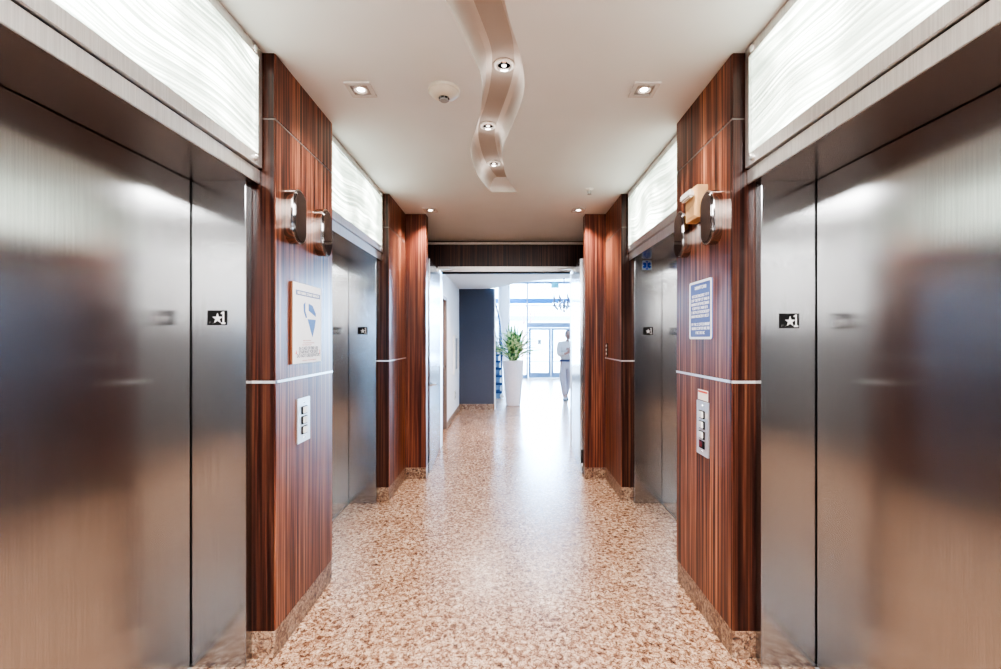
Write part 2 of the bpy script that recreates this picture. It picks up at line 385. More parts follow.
names = {-1: 'left', 1: 'right'}
NEAR = (1.90, 2.52); FAR = (3.74, 4.34); BAY1 = (.68, 1.90); BAY2 = (2.52, 3.74)
def wood_panels(b, xf, xb, y0, y1, splits=True, zt=CEIL):
    zs = [(.124, 1.228), (1.240, 2.404), (2.411, zt)] if splits else [(.124, zt)]
    for z0, z1 in zs: b.box(xf, xb, y0, y1, z0, z1, bevel=.0025)
    if splits: b.box(xf - (.008 if xf > 0 else -.008)*-1, xb, y0+.006, y1-.006, 2.39, 2.42)
tn = 0
for s in (-1, 1):
    sd = names[s]
    b = MB(); b.box(X(s, BACK), X(s, BACK+.14), -3, 5.75, 0, 2.9); struct('wall_%s' % sd, b, M['dark'])
    for tagname, (y0, y1) in (('near', NEAR), ('far', FAR)):
        b = MB(); xf, xb = X(s, PIL), X(s, BACK)
        for z0, z1 in ((.124, 1.228), (1.240, 2.404), (2.411, CEIL)): b.box(xf, xb, y0, y1, z0, z1, bevel=.003)
        b.box(X(s, PIL+.008), xb, y0+.008, y1-.004, 1.2, 1.21); b.box(X(s, PIL+.008), xb, y0+.008, y1-.004, 1.2, 1.25)
        struct('wall_%s_%s' % (sd, tagname), b, M['wood'])
        # darker side sheet facing the near end
        e = MB()
        for z0, z1 in ((.124, 1.228), (1.240, 2.404), (2.411, CEIL)): e.box(X(s, PIL+.004), xb, y0-.0025, y0+.002, z0+.001, z1-.001)
        o = e.build('side_veneer', M['wood_side'], bpy.data.objects['wall_%s_%s' % (sd, tagname)])
        e = MB(); e.box(X(s, PIL-.003), X(s, PIL+.02), y0-.004, y1-.002, 1.228, 1.240); e.box(X(s, PIL-.003), X(s, FRM+.03), y0-.005, y0+.012, 1.228, 1.240)
        g = MB(); g.box(X(s, PIL+.0015), X(s, BACK), y0+.001, y1-.002, 2.404, 2.411); tn += 1; struct('trim_%d' % tn, g, M['joint'], 'slim grey joint line high on the %s %s pilaster' % (tagname, sd), 'trim')
        tn += 1; struct('trim_%d' % tn, e, M['strip'], 'pale metal strip round the %s %s wood pilaster' % (tagname, sd), 'trim')
        e = MB(); e.box(X(s, PIL+.003), X(s, BACK), y0+.0, y1, 0, .124, bevel=.002)
        struct('baseboard_%s_%s' % (sd, tagname), e, M['base'], 'speckled granite base of the %s %s pilaster' % (tagname, sd), 'baseboard')
    # fin wall beyond the far pilaster
    inner = -.825 if s < 0 else .795
    b = MB(); b.box(inner, X(s, BACK), 4.34, 4.45, .115, CEIL, bevel=.003); struct('wall_%s_fin' % sd, b, M['wood_fin'])
    b = MB(); b.box(inner, X(s, PIL+.002), 4.338, 4.448, 0, .115); struct('baseboard_%s_fin' % sd, b, M['base'])
    b = MB(); b.box(X(s, 1.14), X(s, 1.17), 4.45, 5.6, 0, CEIL); struct('wall_%s_pocket' % sd, b, M['wood_dark'])
    # behind the camera
    b = MB(); b.box(X(s, PIL), X(s, BACK), .12, BAY1[0], .124, CEIL); struct('wall_%s_rear' % sd, b, M['wood'])
    b = MB(); b.box(X(s, PIL), X(s, BACK), -3, .12, 1.60, CEIL); struct('wall_%s_rear_upper' % sd, b, M['rear_pale'])  # unseen; pale tone put in so the steel reflects bright up high
    b = MB(); b.box(X(s, PIL), X(s, BACK), -3, .12, .124, 1.60); struct('wall_%s_rear_lower' % sd, b, M['charcoal'])  # unseen; dark tone put in so the steel reflects dark halfway up
    b = MB(); b.box(X(s, PIL+.003), X(s, BACK), -3, BAY1[0], 0, .124); struct('baseboard_%s_rear' % sd, b, M['base'])
b = MB(); b.box(-1.6, 1.6, -3.1, -3.0, 0, 2.9); struct('wall_rear', b, M['white_wall'])
b = MB(); b.box(-1.0, .98, -3.0, -2.97, 0, 1.75); struct('wall_rear_reflection_panel', b, M['charcoal'])  # unseen dark panel added to darken the jamb reflections

# ------------------------------------------------------------------ LIFTS
def elevator(s, bay, where):
    y0, y1 = bay; yj = y1 - .05
    t = thing('elevator', '%s elevator with brushed steel door in a deep steel frame' % where, 'elevator', (X(s, DOOR), (y0+y1)/2, 0))
    b = MB(); b.box(X(s, FRM), X(s, BACK-.03), yj, y1-.003, 0, HEAD, bevel=.003); b.build('jamb', M['jamb'], t)
    b = MB(); b.box(X(s, FRM), X(s, BACK-.03), y0+.003, y0+.05, 0, HEAD, bevel=.003); b.build('jamb', M['jamb'], t)
    b = MB(); b.box(X(s, FRM-.028), X(s, BACK-.03), y0+.003, y1-.003, HEAD, HEAD+.062); b.build('header', M['head'], t)
    b = MB(); b.box(X(s, FRM-.036), X(s, FRM-.028), y0+.003, y1-.003, HEAD-.001, HEAD+.062, bevel=.002); b.build('header_band', M['trim'], t)  # paler metal stands in for this face reflecting the lit glass opposite
    b = MB(); b.box(X(s, DOOR), X(s, DOOR+.035), y0+.054, yj-.006, .008, HEAD-.003, bevel=.002); b.build('door_panel', M['steel'], t)
    b = MB(); b.box(X(s, DOOR-.008), X(s, BACK-.03), y0+.054, yj-.004, 0, .005); b.build('sill', M['greytrim'], t)
    return t
elevator(-1, BAY1, 'near left'); elevator(1, BAY1, 'near right'); elevator(-1, BAY2, 'far left'); elevator(1, BAY2, 'far right')

def transom(s, bay, where):
    y0, y1 = bay[0]+.012, bay[1]-.012; z0, z1 = HEAD+.067, CEIL-.002
    xf = X(s, FRM-.05); xb = X(s, BACK)
    t = thing('transom_light', '%s backlit panel of rippled white glass in a metal frame over the elevator' % where, 'light panel', (xf, (y0+y1)/2, z0), 'backlit glass transoms over the elevators')
    rect = lambda a, c, d, e: [(a, d), (c, d), (c, e), (a, e)]
    b = MB(); b.ring(rect(y0, y1, z0, z1), rect(y0+.03, y1-.03, z0+.052, z1-.042), 'x', xf, xf + s*.03)
    b.ring(rect(y0, y1, z0, z1), rect(y0+.01, y1-.01, z0+.01, z1-.01), 'x', xf + s*.03, X(s, BACK-.02)); b.build('frame', M['trim'], t)
    b = MB(); b.box(xf + s*.012, xf + s*.02, y0+.028, y1-.028, z0+.05, z1-.04); b.build('glass_pane', M['glow'], t)
    for yy in (y0+.055, y1-.055):
        for zz in (z0+.027, z1-.021):
            m = MB(); m.lathe((xf, yy, zz), [(.0, -s*.011), (.009, -s*.011), (.0145, -s*.007), (.0155, -s*.0), (.0155, s*.004)], 18, axis='x'); m.build('bolt', M['trim'], t, smooth=True)
    return t
transom(-1, BAY1, 'near left'); transom(1, BAY1, 'near right'); transom(-1, BAY2, 'far left'); transom(1, BAY2, 'far right')

def number_plate(s, bay, where, cx, cz):
    y = bay[1] - .05; w, h = .084, .064
    t = thing('floor_number_plate', 'black star and 1 plate on the steel jamb of the %s elevator' % where, 'sign', (cx, y, cz), 'floor number plates on the elevator jambs')
    b = MB(); b.box(cx-w/2, cx+w/2, y-.003, y, cz-h/2, cz+h/2); b.build('plate', M['black'], t)
    b = MB(); b.prism(star_pts(cx+.002, cz-.003, .0235), 'y', y-.0045, y-.003); b.build('star', M['whiteprint'], t)
    x = cx + .0275
    one = [(-.009,-.027),(.009,-.027),(.009,-.020),(.0035,-.020),(.0035,.027),(-.002,.027),(-.010,.021),(-.010,.016),(-.003,.018),(-.003,-.020),(-.009,-.020)]
    b = MB(); b.prism([(x+p, cz+q) for p, q in one], 'y', y-.0045, y-.003); b.build('numeral', M['whiteprint'], t)
    b = MB()
    for i, j in ((0,0),(0,1),(1,1),(3,0)): b.sphere((cx-.034+.0055*i, y-.003, cz-.024+.0055*j), .0015, 8)
    b.build('braille', M['grey'], t)
number_plate(-1, BAY1, 'near left', -1.257, 1.518); number_plate(1, BAY1, 'near right', 1.225, 1.505)
number_plate(-1, BAY2, 'far left', -1.250, 1.498); number_plate(1, BAY2, 'far right', 1.220, 1.495)

# star of life sticker on the far right jamb
yj = BAY2[1]-.05; cx, cz = 1.211, HEAD-.051
t = thing('emergency_sticker', 'pale sticker with a blue six-armed star at the top of the far right jamb', 'sticker', (cx, yj, cz))
b = MB(); b.prism(rrect(cx, cz, .084, .084, .01), 'y', yj-.0015, yj); b.build('backing', M['palest'], t)
b = MB()
for k in range(3):
    a = PI*k/3; u = (math.sin(a), math.cos(a)); v = (math.cos(a), -math.sin(a)); L, W = .037, .0105
    b.prism([(cx+u[0]*L*i+v[0]*W*j, cz+u[1]*L*i+v[1]*W*j) for i, j in ((1,1),(1,-1),(-1,-1),(-1,1))], 'y', yj-.0022-.0001*k, yj-.0015)
b.build('star', M['starblue'], t)
b = MB(); b.tube([(cx, yj-.003, cz-.028), (cx, yj-.003, cz+.028)], .0022, 6); b.build('rod', M['whiteprint'], t)

# ------------------------------------------------------------------ things on the pilasters
def lantern(s, yc, where, zc=2.008):
    xw = X(s, PIL); xf = xw - s*.044
    t = thing('hall_lantern', '%s' % where, 'elevator lantern', (xw, yc, zc), 'chrome hall lanterns on the near pilasters')
    o = stadium(yc, zc, .132, .258); i = stadium(yc, zc, .118, .244)
    b = MB(); b.prism(o, 'x', xw + s*.004, xf + s*.006); b.build('housing', M['lantern'], t, smooth=True)
    b = MB(); b.ring(o, i, 'x', xf + s*.006, xf); b.build('rim', M['chrome'], t, smooth=True)
    b = MB(); b.prism(i, 'x', xf + s*.008, xf - s*.003); k = stadium(yc, zc, .104, .23); b.prism(k, 'x', xf - s*.003, xf - s*.007); b.build('lens', M['lens'], t, smooth=True)
lantern(-1, 2.035, 'chrome lantern with dark oval lens on left pilaster, nearer of the two')
lantern(-1, 2.340, 'chrome lantern with dark oval lens on left pilaster, farther of the two')
lantern(1, 2.045, 'chrome lantern with dark oval lens on right pilaster, nearer of the two')
lantern(1, 2.375, 'chrome lantern with dark oval lens on right pilaster, farther of the two')

xw = X(1, PIL)
t = thing('alarm_sounder', 'beige wall alarm box with clear lens between the right lanterns', 'alarm', (xw, 2.19, 2.12))
b = MB(); b.box(xw+.004, xw-.055, 2.125, 2.265, 2.035, 2.200, bevel=.004); b.build('housing', M['beige'], t)
b = MB(); b.box(xw-.054, xw-.058, 2.145, 2.245, 2.05, 2.115, bevel=.001)
for k in range(5): b.box(xw-.057, xw-.060, 2.15, 2.24, 2.055+.011*k, 2.061+.011*k)
b.build('grille', M['beige'], t)
b = MB(); b.box(xw-.055, xw-.085, 2.15, 2.265, 2.145, 2.185, bevel=.008); b.build('strobe_lens', M['clear'], t)

def glyph_row(b, xs, yA, dirn, z, h, total, rng, s, words=None):
    """a line of lettering too small to read: little upright strokes and bars, starting at yA and running along dirn in Y"""
    y = yA; end = yA + dirn*total
    while (end - y)*dirn > h*.3:
        w = h*rng.choice((.5, .6, .7)); st = h*.2
        a = lambda p, q, r, u: b.box(xs, xs - s*.0008, y+dirn*p*w, y+dirn*q*w, z - h/2 + r*h, z - h/2 + u*h)
        k = rng.randrange(4)
        a(0, .3, 0, 1)
        if k == 0: a(.3, 1, .8, 1); a(.3, 1, 0, .2)
        elif k == 1: a(.7, 1, 0, 1); a(.3, .7, .4, .6)
        elif k == 2: a(.3, 1, .8, 1); a(.3, .85, .4, .6)
        else: a(.7, 1, 0, 1); a(.3, .7, 0, .2)
        y += dirn*(w + h*.18)
        if rng.random() < .16: y += dirn*h*.35
rng = random.Random(3)
# evacuation plan board (left)
xw = X(-1, PIL); xf = xw + .009
ya, yb, za, zb = 2.035, 2.345, 1.304, 1.704; W = yb-ya; H = zb-za
t = thing('evacuation_sign', 'cream evacuation plan board with blue floor plan on left pilaster', 'sign', (xw, (ya+yb)/2, (za+zb)/2))
b = MB(); b.box(xw, xf, ya, yb, za, zb); b.build('board', M['plate_edge'], t)
b = MB(); b.box(xf, xf+.0015, ya+.001, yb-.001, za+.001, zb-.001); b.build('sheet', M['paper'], t)
xs = xf+.0015; P = lambda u, v: (ya + u*W, za + v*H)
b = MB(); b.prism([P(.09,.845),P(.95,.845),P(.95,.905),P(.09,.905)], 'x', xs, xs+.0008); b.build('title_bar', M['slate'], t)
b = MB(); glyph_row(b, xs+.0008, ya+.14*W, 1, za+.875*H, .013, .76*W, rng, -1); b.build('title', M['paper'], t)
b = MB()
for poly in ([(.48,.56),(.78,.56),(.74,.46),(.66,.33),(.60,.40)], [(.52,.76),(.66,.74),(.78,.64),(.78,.60),(.52,.67)], [(.34,.74),(.40,.77),(.40,.66),(.46,.58),(.42,.57),(.35,.65)]):
    b.prism([P(*p) for p in poly], 'x', xs, xs+.0008)
b.build('floor_plan', M['blue'], t)
for v, u0, u1 in ((.285,.32,.62),(.255,.32,.72),(.230,.3,.62),(.035,.3,.8)):
    b = MB(); glyph_row(b, xs, ya+u0*W, 1, za+v*H, .005, (u1-u0)*W, rng, -1); b.build('legend_line', M['pink'], t)
for v, tx in ((.185,'IN CASE OF FIRE USE'),(.140,'STAIRWAY FOR EXIT'),(.095,'DO NOT USE ELEVATOR')):
    m = text_on_plane(tx, .0225, (xs+.0012, ya+.52*W, za+v*H), (0,1,0), (0,0,1)); m.build('wording', M['ink'], t)
b = MB(); b.box(xs, xs+.0008, ya+.93*W, ya+.945*W, za+.10*H, za+.16*H); b.build('mark', M['redprint'], t)
b = MB(); b.prism([P(.08,.12),(ya+.12*W, za+.12*H),(ya+.10*W, za+.17*H)], 'x', xs, xs+.0008); b.build('mark', M['redprint'], t)

# blue notice (right)
xw = X(1, PIL); xf = xw - .006; ya, yb, za, zb = 2.074, 2.325, 1.425, 1.728; W = yb-ya; H = zb-za; yc, zc = (ya+yb)/2, (za+zb)/2
t = thing('notice_sign', 'blue notice sign with white border and lettering on right pilaster', 'sign', (xw, yc, zc))
b = MB(); b.prism(rrect(yc, zc, W, H, .012), 'x', xw, xf); b.build('panel', M['signblue'], t)
b = MB(); b.ring(rrect(yc, zc, W, H, .012), rrect(yc, zc, W-.024, H-.024, .008), 'x', xf, xf-.002); b.build('border', M['whiteprint'], t)
b = MB()
glyph_row(b, xf, yc+.06, -1, za+.885*H, .017, .125, rng, 1); b.build('title', M['whiteprint'], t); b = MB()
for v, f in ((.745,.74),(.675,.80),(.605,.82),(.535,.72),(.465,.80),(.395,.82),(.255,.80),(.185,.78),(.110,.40)):
    b = MB(); glyph_row(b, xf, yc+f*W/2, -1, za+v*H, .0145, f*W, rng, 1); b.build('text_line', M['whiteprint'], t)

def call_panel(s, ya, yb, za, zb, zbtn, label, keyz=None):
    xw = X(s, PIL); xf = xw - s*.006; yc = (ya+yb)/2
    t = thing('call_panel', label, 'call button panel', (xw, yc, (za+zb)/2))
    b = MB(); b.prism(rrect(yc, (za+zb)/2, yb-ya, zb-za, .003), 'x', xw + s*.004, xf); b.build('plate', M['trim'], t)
    for z in zbtn:
        b = MB(); b.ring(rrect(yc, z, .056, .040, .003), rrect(yc, z, .048, .034, .003), 'x', xf, xf - s*.004); b.box(xf, xf-s*.0005, yc-.026, yc+.026, z-.018, z+.018); o = b.build('button_surround', M['black'], t)
        b = MB(); b.box(xf, xf - s*.010, yc-.014, yc+.022, z-.016, z+.016, bevel=.002); k = b.build('button', M['white'], o)
    if keyz:
        b = MB(); b.box(xf, xf - s*.004, yc-.028, yc+.028, keyz-.020, keyz+.020, bevel=.001); o = b.build('key_switch', M['black'], t)
        b = MB(); b.box(xf - s*.004, xf - s*.006, yc-.004, yc+.024, keyz-.012, keyz+.016); b.build('key_label', M['redkey'], o)
    for z in (za+.022, zb-.022):
        b = MB(); b.lathe((xf, yc, z), [(.0, -s*.003), (.004, -s*.0025), (.005, 0)], 12, axis='x'); b.build('screw', M['chrome'], t, smooth=True)
call_panel(-1, 2.092, 2.222, .908, 1.130, (1.068, 1.018, .968), 'steel call panel with three white buttons on left pilaster')
call_panel(1, 2.112, 2.240, .832, 1.108, (1.040, .988, .936), 'steel call panel with buttons and a dark red key switch on right pilaster', keyz=.887)
xw = X(1, PIL)
t = thing('instruction_sticker', 'white sticker with a red top line just above the right call panel', 'sticker', (xw, 2.18, 1.14))
b = MB(); b.box(xw, xw-.0015, 2.125, 2.235, 1.112, 1.165); b.build('backing', M['paper'], t)
b = MB(); b.box(xw-.0015, xw-.002, 2.128, 2.232, 1.150, 1.160); b.build('red_line', M['redprint'], t)
b = MB(); b.box(xw-.006, xw-.0075, 2.117, 2.142, 1.028, 1.052); tag(b.build('small_sticker', M['paper']), 'tiny cream sticker beside the top button of the right call panel', 'sticker')

# small key plate at the far end of the far right pilaster
t = thing('key_switch_plate', 'narrow wood-coloured plate with three white dots on far right pilaster', 'switch', (xw, 4.27, 1.31))
b = MB(); b.box(xw, xw-.006, 4.235, 4.305, 1.25, 1.385, bevel=.001); b.build('plate', M['wood_side'], t)
for k in range(3):
    b = MB(); b.lathe((xw-.006, 4.27, 1.278+.04*k), [(0, -.006), (.010, -.005), (.012, 0)], 12, axis='x'); b.build('key_barrel', M['white'], t, smooth=True)

# ------------------------------------------------------------------ ceiling fixtures
def square_downlight(x, y, where):
    t = thing('square_downlight', 'square white recessed downlight %s' % where, 'ceiling light', (x, y, CEIL), 'square downlights along the lobby sides')
    sq = lambda h: [(x-h, y-h), (x+h, y-h), (x+h, y+h), (x-h, y+h)]
    b = MB(); b.ring(sq(.064), sq(.043), 'z', CEIL-.009, CEIL-.0005); b.build('trim_plate', M['trimwhite'], t)
    c = [(x+.033*math.cos(2*PI*k/24), y+.033*math.sin(2*PI*k/24)) for k in range(24)]
    b = MB(); b.box(x-.043, x+.043, y-.043, y+.043, CEIL-.003, CEIL-.001); b.build('recess', M['greytrim'], t)
    b = MB(); b.lathe((x, y, CEIL), [(.036, -.003), (.036, -.008), (.030, -.009), (.024, -.004)], 24); b.build('gimbal', M['trimwhite'], t)
    b = MB(); b.lathe((x, y, CEIL), [(.020, -.0035), (.016, -.0065), (0, -.0075)], 20); b.build('lamp', M['lamp'], t, smooth=True)
    l = bpy.data.lights.new('downlight_lamp', 'SPOT'); l.energy = 26 if y < 3 else 60; l.spot_size = math.radians(118); l.spot_blend = .8; l.color = (1, .94, .88); l.shadow_soft_size = .03
    o = bpy.data.objects.new('downlight_lamp', l); COL.objects.link(o); o.location = (x, y, CEIL-.02)
square_downlight(-.744, 2.17, 'nearest on the left side'); square_downlight(.698, 2.17, 'nearest on the right side')
square_downlight(-.755, 4.20, 'by the far left pilaster'); square_downlight(.705, 4.20, 'by the far right pilaster')

def cove_light(x, y, where):
    z = CEIL+CD
    t = thing('cove_downlight', 'round chrome-rimmed downlight %s' % where, 'ceiling light', (x, y, z), 'round downlights in the ceiling recess')
    b = MB(); b.lathe((x, y, z), [(.054, -.0005), (.054, -.006), (.046, -.010), (.040, -.008), (.040, -.001)], 32); b.build('trim_ring', M['white'], t, smooth=True)
    b = MB(); b.lathe((x, y, z), [(.040, -.001), (.040, -.009), (.036, -.013), (.031, -.009), (.029, -.002)], 32); b.build('gimbal_ring', M['chrome'], t, smooth=True)
    b = MB(); b.lathe((x, y, z), [(.030, -.002), (.022, -.001), (0, -.001)], 24); b.build('baffle', M['black'], t)
    b = MB(); b.lathe((x, y+.004, z), [(.014, -.002), (.012, -.005), (0, -.006)], 20); b.build('lamp', M['lamp_dim'], t, smooth=True)
    l = bpy.data.lights.new('cove_lamp', 'POINT'); l.energy = .16; l.color = (1, .95, .9); l.shadow_soft_size = .03
    o = bpy.data.objects.new('cove_lamp', l); COL.objects.link(o); o.location = (x, y, z-.05)
cove_light(-.015, 2.18, 'nearest in the ceiling recess'); cove_light(-.125, 2.80, 'second in the ceiling recess'); cove_light(-.105, 3.40, 'farthest in the ceiling recess')

t = thing('smoke_detector', 'round ivory smoke detector on the ceiling', 'smoke detector', (-.322, 2.18, CEIL))
b = MB(); b.lathe((-.322, 2.18, CEIL), [(.080, 0), (.080, -.013), (.076, -.016)], 40); b.build('base', M['offwhite'], t, smooth=True)
b = MB(); b.lathe((-.322, 2.18, CEIL), [(.074, -.015), (.066, -.026), (.046, -.038), (.032, -.042)], 40); b.build('cover', M['offwhite'], t, smooth=True)
b = MB(); b.lathe((-.322, 2.18, CEIL), [(.027, -.040), (.026, -.050), (0, -.050)], 24); b.build('sensing_chamber', M['black'], t, smooth=True)
b = MB(); b.lathe((-.322, 2.18, CEIL), [(.022, -.050), (.021, -.056), (0, -.057)], 24)
for k in range(8):
    a = PI*k/4+.2; b.tube([(-.322+.030*math.cos(a), 2.18+.030*math.sin(a), CEIL-.041), (-.322+.020*math.cos(a), 2.18+.020*math.sin(a), CEIL-.053)], .0025, 6)
b.build('cap', M['grey'], t, smooth=True)
t = thing('ceiling_sprinkler', 'small white fire sprinkler on the ceiling at right', 'sprinkler', (.70, 3.62, CEIL))
b = MB(); b.lathe((.70, 3.62, CEIL), [(.035, 0), (.034, -.005), (.014, -.008), (.010, -.012)], 20); b.build('escutcheon', M['white'], t, smooth=True)
b = MB(); b.tube([(.688, 3.62, CEIL-.011), (.687, 3.62, CEIL-.03), (.70, 3.62, CEIL-.042)], .0025, 6); b.tube([(.712, 3.62, CEIL-.011), (.713, 3.62, CEIL-.03), (.70, 3.62, CEIL-.042)], .0025, 6)
b.lathe((.70, 3.62, CEIL), [(.018, -.043), (.018, -.045), (0, -.046)], 16); b.build('deflector', M['grey'], t)

# ------------------------------------------------------------------ double door at the end of the lobby
FY = 5.55
b = MB(); b.box(-1.6, 1.6, FY, FY+.15, 2.36, 2.9); b.box(-1.6, -.90, FY, FY+.15, 0, 2.37); b.box(.88, 1.6, FY, FY+.15, 0, 2.37); struct('wall_end', b, M['wood_dark'])
b = MB(); b.box(-1.4, 1.4, FY-.025, FY, 2.655, 2.682); tn += 1; struct('trim_%d' % tn, b, M['white'])
b = MB(); b.box(-.90, .88, FY-.03, FY+.16, 2.30, 2.365); b.box(-.90, -.865, FY-.03, FY+.16, 0, 2.30); b.box(.845, .88, FY-.03, FY+.16, 0, 2.30); tn += 1; struct('trim_%d' % tn, b, M['trim'], 'steel frame of the open double door', 'door frame')
b = MB(); b.box(-.865, .845, FY+.0, FY+.10, 2.285, 2.3005); tn += 1; struct('trim_%d' % tn, b, M['dark'])
LH = 2.275
def door_leaf(n, x_near, x_far, s, label, lever):
    yn, yf = 4.49, 5.50; d = Vector((x_far-x_near, yf-yn, 0)); L = d.length; d.normalize(); out = Vector((s*abs(d.y), -s*d.x if s > 0 else d.x, 0)); nrm = Vector((d.y, -d.x, 0)) * s   # nrm points away from the corridor centre
    o = thing('door_%d' % n, label, 'door', (x_near, yn, 0), kind='structure')
    def slab(b, a0, a1, t0, t1, z0, z1):
        base = Vector((x_near, yn, 0))
        pts = [base + d*a + nrm*tt for a, tt in ((a0, t0), (a1, t0), (a1, t1), (a0, t1))]
        b.prism([(p.x, p.y) for p in pts], 'z', z0, z1)
    b = MB(); slab(b, 0, L, 0, .045, .012, LH); b.build('panel', M['leaf'], o)
    b = MB(); slab(b, -.002, .0, .012, .033, .12, .26); b.build('edge_bolt', M['dark'], o)
    for z in (.25, 1.1, 2.0):
        b = MB(); p = Vector((x_near, yn, 0)) + d*L + nrm*.045; b.tube([(p.x, p.y, z-.055), (p.x, p.y, z+.055)], .008, 10); b.build('hinge', M['trim'], o)
    base = Vector((x_near, yn, .935))
    if lever:
        p = base + d*.09; q = p - nrm*.052; r = q + d*.12
        b = MB(); b.tube([p, p - nrm*.008], .026, 16); k = b.build('rose', M['chrome'], o)
        b = MB(); b.tube([p, q], .010, 10); b.tube([q - d*.008, r], .010, 10); b.build('lever_handle', M['chrome'], o)
    # closer: arm from the leaf top to the frame head
    a = Vector((x_near, yn, LH-.03)) + d*(L-.34); fr = Vector((x_far - s*.17, FY-.045, LH+.055)); el = Vector((x_far - s*.10, 5.30, LH+.02))
    b = MB(); bx = a - nrm*.02; b.tube([bx - d*.10, bx + d*.12], .020, 10); c = b.build('closer_body', M['trim'], o)
    b = MB(); b.tube([bx + Vector((0, 0, .02)), el, fr], .007, 8); b.box(fr.x-.03, fr.x+.03, fr.y-.006, FY-.03, fr.z-.010, fr.z+.014); b.build('closer_arm', M['trim'], c)
door_leaf(1, -.812, -.862, -1, 'left steel door leaf swung open with a lever handle', True)
door_leaf(2, .768, .838, 1, 'right steel door leaf swung open toward the lobby', False)

# ------------------------------------------------------------------ hall beyond the doors
HW = -.965
b = MB(); b.box(HW-.12, HW, 5.7, 6.02, 0, 3.0); b.box(HW-.12, HW, 6.78, 8.75, 0, 3.0); b.box(HW-.12, HW, 6.02, 6.78, 2.08, 3.0); b.box(HW-.2, HW-.12, 5.7, 8.75, 0, 3.0); struct('wall_hall', b, M['white_wall'])
b = MB(); b.box(HW, HW+.012, 6.80, 8.6, 0, .10); struct('baseboard_hall', b, M['base'])
t = thing('door_3', 'taupe door set in the white wall past the double doors', 'door', (HW, 6.4, 0), kind='structure')
b = MB(); b.box(HW-.085, HW-.045, 6.07, 6.73, .01, 2.03); b.build('panel', M['taupe'], t)
b = MB(); b.box(HW-.11, HW+.012, 6.02, 6.07, 0, 2.08); b.box(HW-.11, HW+.012, 6.73, 6.78, 0, 2.08); b.box(HW-.11, HW+.012, 6.07, 6.73, 2.03, 2.08); b.build('door_frame', M['taupe'], t)
b = MB(); b.tube([(HW-.045, 6.66, 1.0), (HW+.0, 6.66, 1.0)], .010, 8); b.tube([(HW, 6.67, 1.0), (HW, 6.55, 1.0)], .010, 8); b.build('door_handle', M['chrome'], t)
t = thing('extinguisher_cabinet', 'white framed fire extinguisher cabinet on the white hall wall', 'cabinet', (HW, 7.95, 1.1))
rect = lambda a, c, d, e: [(a, d), (c, d), (c, e), (a, e)]
b = MB(); b.ring(rect(7.62, 8.30, .78, 1.50), rect(7.74, 8.2, .86, 1.44), 'x', HW, HW+.03); b.build('frame', M['white'], t)
b = MB(); b.box(HW, HW+.012, 7.73, 8.21, .85, 1.45); b.build('glass_door', M['grey'], t)
t = thing('outlet_plate', 'small white outlet plate low on the white hall wall', 'outlet', (HW, 7.9, .4))
b = MB(); b.box(HW, HW+.012, 7.80, 7.96, .31, .47, bevel=.002); b.build('cover_plate', M['offwhite'], t)
b = MB(); b.box(HW+.012, HW+.014, 7.85, 7.91, .335, .375); b.build('socket', M['grey'], t)
b = MB(); b.box(HW+.012, HW+.014, 7.85, 7.91, .405, .445); b.build('socket', M['grey'], t)
b = MB(); b.box(HW-.2, -.262, 8.6, 8.78, .115, HALL_CEIL+.01); struct('wall_navy', b, M['navy'], 'slate blue wall past the white hall wall', 'wall')
b = MB(); b.box(HW-.2, -.255, 8.59, 8.785, 0, .115); struct('baseboard_navy', b, M['base'])
b = MB(); b.box(-.262, -.235, 8.602, 8.782, .0, HALL_CEIL+.01); struct('wall_navy_edge', b, M['white_wall'])
# hall ceiling with a curved free edge toward the atrium
edge = [(-2.2,9.2),(-.9,8.75),(-.25,8.45),(-.04,8.10),(.23,7.62),(.64,7.28),(1.2,7.05),(2.0,6.95),(3.2,6.95),(5.2,7.1)]
ef = curve_fn([(x, y) for x, y in edge])
xs_ = [-2.2 + 7.4*i/60 for i in range(61)]
b = MB(); b.prism([(-2.2, 5.7)] + [(5.2, 5.7)] + [(x, ef(x)) for x in xs_[::-1]], 'z', HALL_CEIL, HALL_CEIL+.05); struct('ceiling_hall', b, M['ceiling'], 'low white ceiling past the doors with a curved edge', 'ceiling')
b = MB()
for a, c in zip(xs_, xs_[1:]): b.quad((a, ef(a), HALL_CEIL), (c, ef(c), HALL_CEIL), (c, ef(c), ATR+.05), (a, ef(a), ATR+.05))
struct('ceiling_fascia', b, M['ceiling'])
b = MB(); b.box(-4.5, 5.2, 5.7, 15.7, ATR, ATR+.1); struct('ceiling_atrium', b, M['ceiling'])
for x, y, w in ((-.37, 6.05, 'left'), (.55, 6.05, 'right')):
    t = thing('hall_downlight', 'flat round downlight on the hall ceiling, %s of the two' % w, 'ceiling light', (x, y, HALL_CEIL), 'downlights past the double doors')
    b = MB(); b.lathe((x, y, HALL_CEIL), [(.075, 0), (.075, -.006), (.06, -.009)], 24); b.build('trim_ring', M['white'], t)
    b = MB(); b.lathe((x, y, HALL_CEIL), [(.058, -.006), (.05, -.011), (0, -.012)], 24); b.build('lamp', M['lamp'], t)
    l = bpy.data.lights.new('hall_lamp', 'SPOT'); l.energy = 110; l.spot_size = math.radians(150); l.spot_blend = .8; l.color = (1, .84, .74); l.shadow_soft_size = .3
    o = bpy.data.objects.new('hall_lamp', l); COL.objects.link(o); o.location = (x, y+.4, HALL_CEIL-.03)
b = MB(); b.box(1.6, 5.2, 5.55, 5.7, 0, ATR); b.box(-4.5, -1.6, 5.55, 5.7, 0, ATR); struct('wall_hall_front', b, M['white_wall'])
b = MB(); b.box(5.1, 5.2, 5.6, 15.6, 0, ATR); struct('wall_hall_right', b, M['white_wall'])
